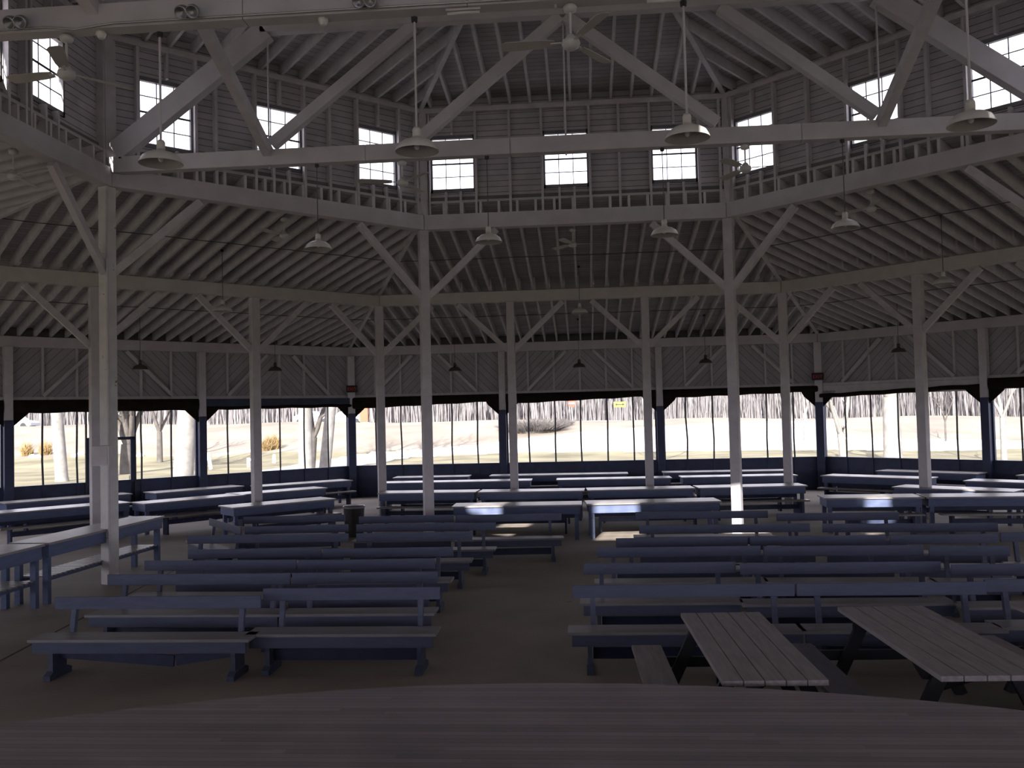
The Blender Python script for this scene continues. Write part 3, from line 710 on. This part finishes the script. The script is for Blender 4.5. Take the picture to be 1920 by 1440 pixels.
RB = [('front right row, aisle end', -0.17, 9.0, 1.98, 9.01), ('front right row, middle one behind the picnic tables', 2.0, 9.01, 3.77, 9.01),
 ('front right row, farthest right', 3.80, 9.12, 5.3, 9.16),
 ('second right row, aisle end', -0.06, 10.30, 1.63, 10.30), ('second right row, long middle one', 1.66, 10.19, 3.80, 10.19), ('second right row, farthest right', 3.83, 9.98, 5.5, 10.0),
 ('third right row, aisle end', 0.11, 11.46, 2.13, 11.48), ('third right row, middle one', 2.16, 11.43, 4.05, 11.38), ('third right row, farthest right', 4.09, 11.31, 5.0, 11.25),
 ('fourth right row, aisle end', 0.37, 12.31, 2.12, 12.33), ('fourth right row, middle one', 2.15, 12.33, 3.90, 12.29), ('fourth right row, right one', 3.95, 12.28, 5.33, 12.30),
 ('fourth right row, at the right edge', 5.40, 12.40, 6.9, 12.42),
 ('fifth right row, aisle end', 0.76, 13.66, 3.25, 13.63), ('fifth right row, right one', 3.41, 13.55, 5.80, 13.38),
 ('back right row, aisle end before the sunlit post', 0.81, 15.48, 3.0, 15.42), ('back right row, right one', 3.05, 14.98, 4.95, 14.90)]
for i, (lb, x0, y0, x1, y1) in enumerate(LB+RB):
    zt = 0.74 if i == 0 else 0.775; kk = (2.5-zt)/1.7
    bench(x0*kk, y0*kk, x1*kk, y1*kk, 'blue plank-backed bench, '+lb, zt, 'blue benches %s of the aisle' % ('left' if i < len(LB) else 'right'), broken=(i == 0))
bench(-6.75, 15.75, -5.62, 14.35, 'blue bench set askew at the outer end of the left block', 0.775, 'blue benches left of the aisle')

# ------------------------------------------------------------------ long tables and plain benches
def table(x0, y0, x1, y1, label, group, zt=0.70, depth=0.75, seats=(True, True)):
    L = math.hypot(x1-x0, y1-y0); a = math.atan2(y1-y0, x1-x0)
    t = thing('long_table', label, 'table', ((x0+x1)/2, (y0+y1)/2, 0), a, group)
    h = L/2-0.01
    MB().box(-h, h, 0, depth, zt-0.03, zt).build('table_top', M['tabletop'], t, bevel=0.004)
    ap = MB().box(-h+0.04, h-0.04, 0.035, 0.06, zt-0.19, zt-0.031).box(-h+0.04, h-0.04, depth-0.06, depth-0.035, zt-0.19, zt-0.031)
    ap.box(-h+0.04, -h+0.065, 0.06, depth-0.06, zt-0.19, zt-0.031).box(h-0.065, h-0.04, 0.06, depth-0.06, zt-0.19, zt-0.031)
    ap.build('apron', M['tblue'], t)
    for sx in (-1, 1):
        for yy in (0.10, depth-0.10):
            MB().box(sx*(h-0.11)-0.038, sx*(h-0.11)+0.038, yy-0.038, yy+0.038, 0, zt-0.031).build('leg', M['tblue'], t)
    MB().box(-h+0.15, h-0.15, depth/2-0.02, depth/2+0.02, zt-0.30, zt-0.192).build('centre_rail', M['navy'], t)
    return t, L, a
def plain_bench(x, y, a, L, label, group):
    t = thing('backless_bench', label, 'bench', (x, y, 0), a, group); h = L/2
    MB().box(-h, h, -0.13, 0.13, 0.385, 0.42).build('seat', M['tabletop'], t, bevel=0.004)
    for s in (-1, 1):
        MB().box(s*(h-0.2)-0.02, s*(h-0.2)+0.02, -0.11, 0.11, 0, 0.384).build('leg', M['navy'], t)
    MB().box(-h+0.22, h-0.22, -0.015, 0.015, 0.22, 0.32).build('stretcher', M['navy'], t)
kt = (2.5-0.70)/(2.5-0.67)
def trow(lst, group, bench_side=(-0.30,), zt=0.70):
    for (x0, y0, x1, y1, s) in lst:
        k_ = (2.5-zt)/(2.5-0.67)
        t, L, a = table(x0*k_, y0*k_, x1*k_, y1*k_, 'long blue table, '+s, group, zt)
        for off in bench_side:
            cx, cy = (x0+x1)/2*k_ - math.sin(a)*off, (y0+y1)/2*k_ + math.cos(a)*off
            plain_bench(cx, cy, a, L-0.3, 'backless bench %s table %s' % ('before' if off < 0 else 'behind', s), 'backless benches at the long tables')
trow([(-2.76, 18.15, -0.10, 18.17, 'first far row, left, with sun patch'), (-0.02, 18.26, 2.70, 18.45, 'first far row, right, with sun patch')], 'long tables of the first far row', (1.05,))
trow([(-5.1, 21.64, -2.66, 21.55, 'second far row, leftmost'), (-2.62, 21.50, -0.06, 21.42, 'second far row, second from left'), (0.0, 21.5, 2.56, 21.62, 'second far row, third from left'), (2.62, 21.62, 5.2, 21.8, 'second far row, rightmost')], 'long tables of the second far row', (-0.45, 1.15))
trow([(-5.77, 24.95, -1.52, 25.0, 'third far row, long left one'), (-0.85, 25.0, 2.35, 25.05, 'third far row, middle one'), (2.59, 25.1, 5.75, 25.15, 'third far row, right one')], 'long tables of the third far row', (-0.4,))
trow([(-5.9, 27.1, -3.55, 27.1, 'against the far wall, left one'), (-2.95, 27.15, 1.25, 27.1, 'against the far wall, long middle one'), (2.26, 27.2, 6.0, 27.1, 'against the far wall, right one')], 'long tables against the far wall', (-0.4,))
trow([(-10.1, 19.9, -8.45, 21.9, 'left side, nearest row behind weathered post'), (-9.06, 24.50, -6.93, 26.45, 'left side, against wall near far left corner'),
      (-12.60, 18.05, -10.60, 20.35, 'left side, second row at the left edge'), (-13.9, 20.6, -11.90, 22.9, 'left side, against the wall at the left edge'),
      (-11.3, 22.9, -9.65, 24.9, 'left side, against the wall beside the door'), (-7.52, 18.66, -5.75, 20.45, 'left side, nearest row behind left benches'),
      (-8.7, 21.9, -6.9, 23.7, 'left side, second row before far left corner')], 'long tables on the left side', (-0.35,))
trow([(4.76, 18.67, 6.69, 18.56, 'first row on the right with a sun patch'), (6.71, 18.56, 8.89, 18.39, 'first row on the right, next to the right edge'), (6.85, 21.05, 8.75, 19.37, 'right side, nearest slanting row'),
      (6.25, 24.9, 8.4, 23.1, 'right side, second slanting row left one'), (8.15, 26.35, 10.17, 24.5, 'right side, against the wall left one'),
      (8.95, 22.4, 11.0, 20.6, 'right side, second slanting row right one'), (10.8, 23.8, 12.6, 22.0, 'right side, against the wall right one')], 'long tables on the right side', (-0.35,))
# high slatted counters at the left
def counter(x0, y0, x1, y1, label):
    L = math.hypot(x1-x0, y1-y0); a = math.atan2(y1-y0, x1-x0)
    t = thing('serving_counter', label, 'counter', ((x0+x1)/2, (y0+y1)/2, 0), a, 'tall counters at the left'); h = L/2-0.02
    MB().box(-h, h, 0, 0.62, 0.835, 0.87).build('table_top', M['tabletop'], t, bevel=0.004)
    ap = MB().box(-h+0.03, h-0.03, 0.03, 0.06, 0.66, 0.834).box(-h+0.03, h-0.03, 0.56, 0.59, 0.66, 0.834).box(h-0.06, h-0.03, 0.06, 0.56, 0.66, 0.834).box(-h+0.03, -h+0.06, 0.06, 0.56, 0.66, 0.834)
    ap.build('apron', M['tblue'], t)
    for xx in (-h+0.09, h-0.09):
        for yy in (0.10, 0.52): MB().box(xx-0.04, xx+0.04, yy-0.04, yy+0.04, 0, 0.834).build('leg', M['tblue'], t)
    MB().box(-h+0.15, h-0.15, 0.12, 0.16, 0.31, 0.36).box(-h+0.15, h-0.15, 0.48, 0.52, 0.31, 0.36).build('shelf_rail', M['tblue'], t)
    n = int((2*h-0.3)/0.11)
    for i in range(n):
        xx = -h+0.17+i*(2*h-0.34)/(n-1); MB().box(xx-0.03, xx+0.03, 0.08, 0.54, 0.362, 0.385).build('shelf_slat', M['tabletop'], t)
counter(-7.50, 12.06, -7.42, 15.40, 'tall blue counter with slatted shelf running past the weathered post')
counter(-7.50, 9.2, -7.50, 12.0, 'tall blue counter with slatted shelf at the left edge of the view')

# ------------------------------------------------------------------ picnic tables
def picnic(cx, cy, a, L, W_, label, sides=(-1, 1)):
    t = thing('picnic_table', label, 'picnic table', (cx, cy, 0), a, 'picnic tables by the stage')
    nb = 5; bw = W_/nb
    for i in range(nb):
        x = -W_/2+bw*i; MB().box(x+0.003, x+bw-0.003, -L/2, L/2, 0.662, 0.70).build('top_board', M['picnic'], t, bevel=0.003)
    for s in sides:
        MB().box(s*0.66-0.13, s*0.66+0.13, -L/2, L/2, 0.385, 0.42).build('seat_board', M['slatseat'] if (s == 1 and len(sides) == 2) else M['picnic'], t, bevel=0.003)
    for sy in (-1, 1):
        y = sy*(L/2-0.30)
        for s in (-1, 1): MB().beam((s*0.24, y, 0.655), (s*0.56, y, 0.0), 0.04, 0.10, up=(1, 0, 0.3)).build('leg', M['black'], t)
        MB().box(-0.76, 0.76, y+0.021*sy-0.02+0.02*sy, y+0.021*sy+0.02+0.02*sy, 0.30, 0.384).build('seat_support', M['black'], t)
        MB().box(-W_/2+0.02, W_/2-0.02, y-0.06*sy-0.02, y-0.06*sy+0.02, 0.58, 0.661).build('top_cleat', M['black'], t)
        MB().beam((0, y-0.06*sy, 0.60), (0, sy*0.15, 0.36), 0.04, 0.07).build('centre_brace', M['black'], t)
picnic(1.18, 7.17, 0.03, 2.05, 0.70, 'grey plank picnic table nearest the aisle, against the stage edge')
picnic(2.64, 7.33, 0.04, 2.15, 0.76, 'grey plank picnic table in the middle, right of the first', (1,))
picnic(4.18, 7.45, 0.04, 2.1, 0.76, 'grey plank picnic table at the right edge of the view')

# ------------------------------------------------------------------ bins between tables
for x, y, s in ((-4.95, 18.9, 'near the middle ring corner left of the aisle'),):
    t = thing('litter_bin', 'dark round litter bin %s' % s, 'bin', (x, y, 0))
    MB().lathe([(0.0, 0), (0.19, 0), (0.22, 0.62), (0.20, 0.62), (0.18, 0.05), (0.0, 0.05)], n=20).build('drum', M['bin'], t, smooth=False)
    MB().lathe([(0.23, 0.60), (0.235, 0.64), (0.21, 0.66), (0.205, 0.62)], n=20).build('rim', M['metal'], t)

# ------------------------------------------------------------------ outdoors
def bearing(px, d, zfix=None):
    v = _fw*F_PX + RT*(px-960) - UP*(790-720); k_ = d/v.y; x, y = v.x*k_, d
    return x, y, (TZ(x, y) if zfix is None else zfix)
def tree_mesh(seed, h, r, forks=3, depth=4, lean=(0, 0), clear=0.35, spread=0.55, twig=1.0):
    rr = random.Random(seed); tr, br = MB(), MB()
    def grow(p, d, L, rad, lev, mb):
        n = 4; pts = [p]; rads = [rad]
        for i in range(n):
            d = (d+Vector((rr.uniform(-1, 1), rr.uniform(-1, 1), rr.uniform(-0.4, 0.9)))*0.13).normalized()
            p = p+d*L/n; pts.append(p); rads.append(rad*(1-0.42*(i+1)/n))
        mb.tube(pts, rads, 8 if lev == 0 else (5 if lev < 3 else 3), cap=False)
        if lev >= depth: return
        nf = forks if lev else forks+1
        for j in range(nf):
            i = n if j == 0 else rr.randint(2, n)
            ax = Vector((rr.uniform(-1, 1), rr.uniform(-1, 1), rr.uniform(-0.1, 0.6))).normalized()
            nd = (d*(1-spread*rr.uniform(0.5, 1))+ax*spread*1.1+Vector((0, 0, 0.12))).normalized()
            grow(pts[i], nd, L*rr.uniform(0.62, 0.85), rads[i]*(0.82 if j == 0 else rr.uniform(0.45, 0.7)), lev+1, br)
    d0 = Vector((lean[0], lean[1], 1)).normalized(); b0 = Vector((0, 0, -0.25)); top = b0+d0*h*clear
    tr.tube([b0, b0+d0*h*clear*0.08, b0+d0*h*clear*0.5, top], [r*1.35, r*1.08, r, r*0.9], 12, cap=False)
    for j in range(forks):
        ax = Vector((math.cos(j*2.2+seed), math.sin(j*2.2+seed)*0.6, 0.5)); nd = (d0+ax*spread).normalized()
        grow(top-d0*r*0.3, nd, h*0.24, r*(0.8 if j == 0 else 0.6), 1, br)
    return tr, br
def tree(px, d, h, r, seed, label, bark, group=None, **kw):
    tr, br = tree_mesh(seed, h, r, **kw)
    t = thing('bare_tree', label, 'tree', bearing(px, d), 0, group)
    tr.build('trunk', bark, t, smooth=True); br.build('branches', bark, t, smooth=True); return t
tree(116, 41, 13, 0.27, 3, 'straight pale tree trunk in the left opening, left of the door', M['bark'], lean=(-0.07, 0), clear=0.45)
tree(236, 46, 9, 0.36, 5, 'leaning grey tree forking low, seen through the screen door', M['bark2'], clear=0.20, lean=(0.05, 0), spread=0.75, forks=4)
tree(299, 57, 8, 0.18, 9, 'slim grey bare tree right of the screen door', M['bark2'], clear=0.28)
tree(340, 37, 13, 0.40, 12, 'thick white-barked trunk right of the screen door', M['bark'], lean=(0.08, 0), clear=0.5)
tree(572, 44, 12, 0.34, 14, 'broad pale trunk in the inner far left opening', M['bark'], clear=0.42)
tree(579, 47, 10, 0.26, 17, 'grey forked tree touching the broad pale trunk', M['bark2'], clear=0.2, lean=(0.1, 0), spread=0.5)
tree(606, 46, 12, 0.28, 21, 'pale leaning trunk beside the far left corner post', M['bark'], lean=(0.12, 0), clear=0.45)
tree(1214, 44, 11, 0.17, 23, 'slim pale trunk at the right of the middle far opening', M['bark'], clear=0.3)
tree(1510, 62, 7, 0.13, 25, 'small young bare tree left of the far right corner post', M['bark'], clear=0.3)
tree(1582, 45, 8, 0.20, 27, 'pale forked tree in the far right opening', M['bark'], clear=0.2, spread=0.6, lean=(-0.1, 0))
tree(1672, 43, 11, 0.40, 30, 'stout pale trunk with a dark broken limb in the far right opening', M['bark'], clear=0.30, spread=0.6)
tree(1772, 60, 6, 0.06, 31, 'thin sapling in the far right opening', M['bark2'], clear=0.25)
tree(1880, 42, 9, 0.13, 33, 'pale tree beyond the rightmost opening', M['bark'], clear=0.25)
# woodland behind the road
protos = []
for i in range(6):
    tr, br = tree_mesh(100+i, R.uniform(10, 15), R.uniform(0.14, 0.24), forks=3, depth=4, clear=R.uniform(0.15, 0.35), spread=0.42)
    t = thing('woodland_tree', 'bare woodland tree beyond the road behind the pavilion', 'tree', (0, 0, 0), 0, 'bare woodland trees beyond the road')
    tr.build('trunk', M['far'], t); br.build('branches', M['far'], t); protos.append(t)
spots = []
for i in range(110):
    px = -420+2760*(i+R.uniform(0, 1))/110; d = R.uniform(97, 122); spots.append((px, d))
for i, (px, d) in enumerate(spots):
    loc = bearing(px, d); a = R.uniform(0, 6.28)
    o = protos[i] if i < 6 else dup(protos[i % 6])
    o.location = loc; o.rotation_euler = (0, 0, a); s = R.uniform(0.8, 1.15); o.scale = (s, s, s)
th = MB()
for i in range(15000):
    px = -450+2850*R.random(); d = R.uniform(98, 130); x, y, z = bearing(px, d)
    h = R.uniform(3, 11); w = R.uniform(0.02, 0.09); lx, ly = R.uniform(-1, 1)*h*0.12, R.uniform(-1, 1)*h*0.1
    th.tube([(x, y, z-0.3), (x+lx*0.4, y+ly*0.4, z+h*0.5), (x+lx, y+ly, z+h)], [w, w*0.7, w*0.2], 3, cap=False)
tag(th.build('thicket', M['far']), 'dense grey thicket of bare stems behind the woodland trees', 'thicket', kind='stuff')
# shrubs
def shrub(px, d, w, h, n, label, mt, name='shrub', cat='shrub', group=None):
    x, y, z = bearing(px, d); m = MB()
    for i in range(n):
        a = R.uniform(0, 6.28); r0 = R.random()**0.5*w/2; bx, by = math.cos(a)*r0*0.7, math.sin(a)*r0*0.7
        tx, ty = math.cos(a)*r0*1.15, math.sin(a)*r0*1.15; hh = h*(1-0.55*(r0/(w/2))**2)*R.uniform(0.6, 1.05)
        m.tube([(bx, by, -0.05), ((bx+tx)/2+R.uniform(-.1, .1), (by+ty)/2, hh*0.55), (tx+R.uniform(-.15, .15), ty, hh)], [0.018, 0.014, 0.004], 3, cap=False)
    return tag(m.build(name, mt, loc=(x, y, z)), label, cat, group)
shrub(1000, 69, 5.5, 1.1, 1500, 'wide grey bare shrub at the foot of the bank, seen left of the middle opening', M['shrub'])
shrub(1056, 72, 1.8, 0.7, 300, 'small grey shrub right of the wide shrub', M['shrub'])
for px, d, s in ((50, 61.5, 'left one by the left wall post'), (85, 61.5, 'right one by the left wall post'), (500, 62, 'left one behind the bollard'), (514, 62.5, 'right one behind the bollard')):
    shrub(px, d, 0.9, 1.15, 260, 'clump of golden ornamental grass on the bank, %s' % s, M['straw'], 'ornamental_grass', 'grass', 'golden grass clumps')
for px, d in ((70, 60.3), (140, 60.2), (262, 60.0), (60, 60.6), (150, 60.8)):
    x, y, z = bearing(px, d); m = MB().lathe([(0.001, 0.22), (0.12, 0.2), (0.24, 0.1), (0.28, -0.05)], n=9)
    for i, v in enumerate(m.v): m.v[i] = (v[0]*R.uniform(0.8, 1.2), v[1]*R.uniform(0.8, 1.2), v[2])
    tag(m.build('rock', M['plain'], loc=(x, y, z)), 'pale rock along the edging at the foot of the bank', 'rock', 'pale edging rocks')
# barrier, bollard, signs
x, y, z = bearing(393, 49); t = thing('barrier_gate', 'white wooden barrier with slanting rail on the lawn beside the path', 'barrier', (x, y, TZ(x, y)))
MB().beam((0.05, 0, 0.0), (-0.12, 0, 0.95), 0.15, 0.15).build('post', M['plain'], t)
MB().beam((0, 0.3, 0.75), (2.3, 1.5, 1.00), 0.12, 0.12).build('rail', M['plain'], t)
MB().beam((1.75, 1.2, 0), (1.75, 1.2, 0.55), 0.13, 0.13).build('post', M['plain'], t)
MB().beam((1.75, 1.2, 0.35), (2.25, 1.5, 0.80), 0.08, 0.09).build('stay', M['plain'], t)
x, y, z = bearing(513, 55); tag(MB().tube([(0, 0, 0), (0, 0, 0.5), (0, 0, 0.54)], [0.11, 0.11, 0.07], 10).build('bollard', M['plain'], loc=(x, y, z)), 'short white bollard beside the path', 'bollard')
x, y, z = bearing(683, 92); t = thing('notice_pillar', 'orange red sign pillar by the road left of the corner post', 'sign', (x, y, z))
MB().box(-0.42, 0.42, -0.15, 0.15, 0, 2.6).build('panel', M['orange'], t); MB().box(-0.5, 0.5, -0.2, 0.2, 0, 0.2).build('base', M['plain'], t)
x, y, z = bearing(1073, 76); t = thing('road_sign', 'round red and white no entry sign by the road', 'sign', (x, y, z))
MB().tube([(0, 0, 0), (0, 0, 1.9)], 0.03, 8).build('pole', M['metal'], t)
o = MB().lathe([(0.001, 0.0), (0.34, 0.0), (0.34, 0.02), (0.001, 0.02)], n=28).build('disc', M['red'], t); o.location = (0, -0.035, 1.55); o.rotation_euler = (PI/2, 0, 0)
MB().box(-0.24, 0.24, -0.075, -0.058, 1.48, 1.62).build('bar', M['plain'], t)
x, y, z = bearing(1163, 76); t = thing('road_sign', 'yellow rectangular road sign with dark arrows by the road', 'sign', (x, y, z))
MB().tube([(0, 0, 0), (0, 0, 1.8)], 0.03, 8).build('pole', M['metal'], t)
MB().box(-0.5, 0.5, -0.055, -0.035, 1.05+0.15, 1.55+0.1).build('panel', M['yellow'], t)
am = MB()
for s in (-1, 1):
    q = [(s*0.40, 1.42), (s*0.22, 1.54), (s*0.22, 1.30)]; b0 = len(am.v)
    am.v += [(a, -0.062, c) for a, c in q]; am.face([b0, b0+1, b0+2])
am.box(-0.24, 0.24, -0.062, -0.056, 1.385, 1.455); am.build('arrow', M['black'], t)
# cars on the road
def car(px, d, mt, label, flip=False):
    x, y, z = bearing(px, d); t = thing('car', label, 'car', (x, y, z), PI if flip else 0)
    body = [(-2.15, 0.30), (2.15, 0.30), (2.2, 0.62), (1.95, 0.80), (1.05, 0.92), (0.45, 1.40), (-1.0, 1.44), (-1.75, 0.98), (-2.15, 0.90)]
    m = MB(); n = len(body)
    for yy in (-0.85, 0.85): m.v += [(a, yy*(0.86 if c > 1 else 1), c) for a, c in body]
    m.face(list(range(n))); m.face([n+i for i in range(n)][::-1])
    for i in range(n): j = (i+1) % n; m.face([i, i+n, j+n, j])
    m.build('body', mt, t, bevel=0.05)
    g_ = [(-1.45, 0.98), (0.72, 0.96), (0.34, 1.34), (-0.95, 1.37)]; m = MB()
    for yy in (-0.855, 0.855): m.v += [(a, yy*(0.9 if c > 1.2 else 1), c) for a, c in g_]
    m.face([0, 1, 2, 3]); m.face([7, 6, 5, 4])
    for i in range(4): j = (i+1) % 4; m.face([i, i+4, j+4, j])
    m.build('windows', M['carglass'], t)
    for wx in (-1.35, 1.35):
        for wy in (-0.8, 0.8): MB().tube([(wx, wy-0.1, 0.32), (wx, wy+0.1, 0.32)], 0.32, 16).build('wheel', M['tyre'], t)
car(30, 92, M['carwhite'], 'white car on the road at the left edge')
car(590, 93, M['carblue'], 'silver blue car on the road behind the forked tree')
car(648, 93, M['carwhite'], 'pale car on the road beside the far left corner post', True)
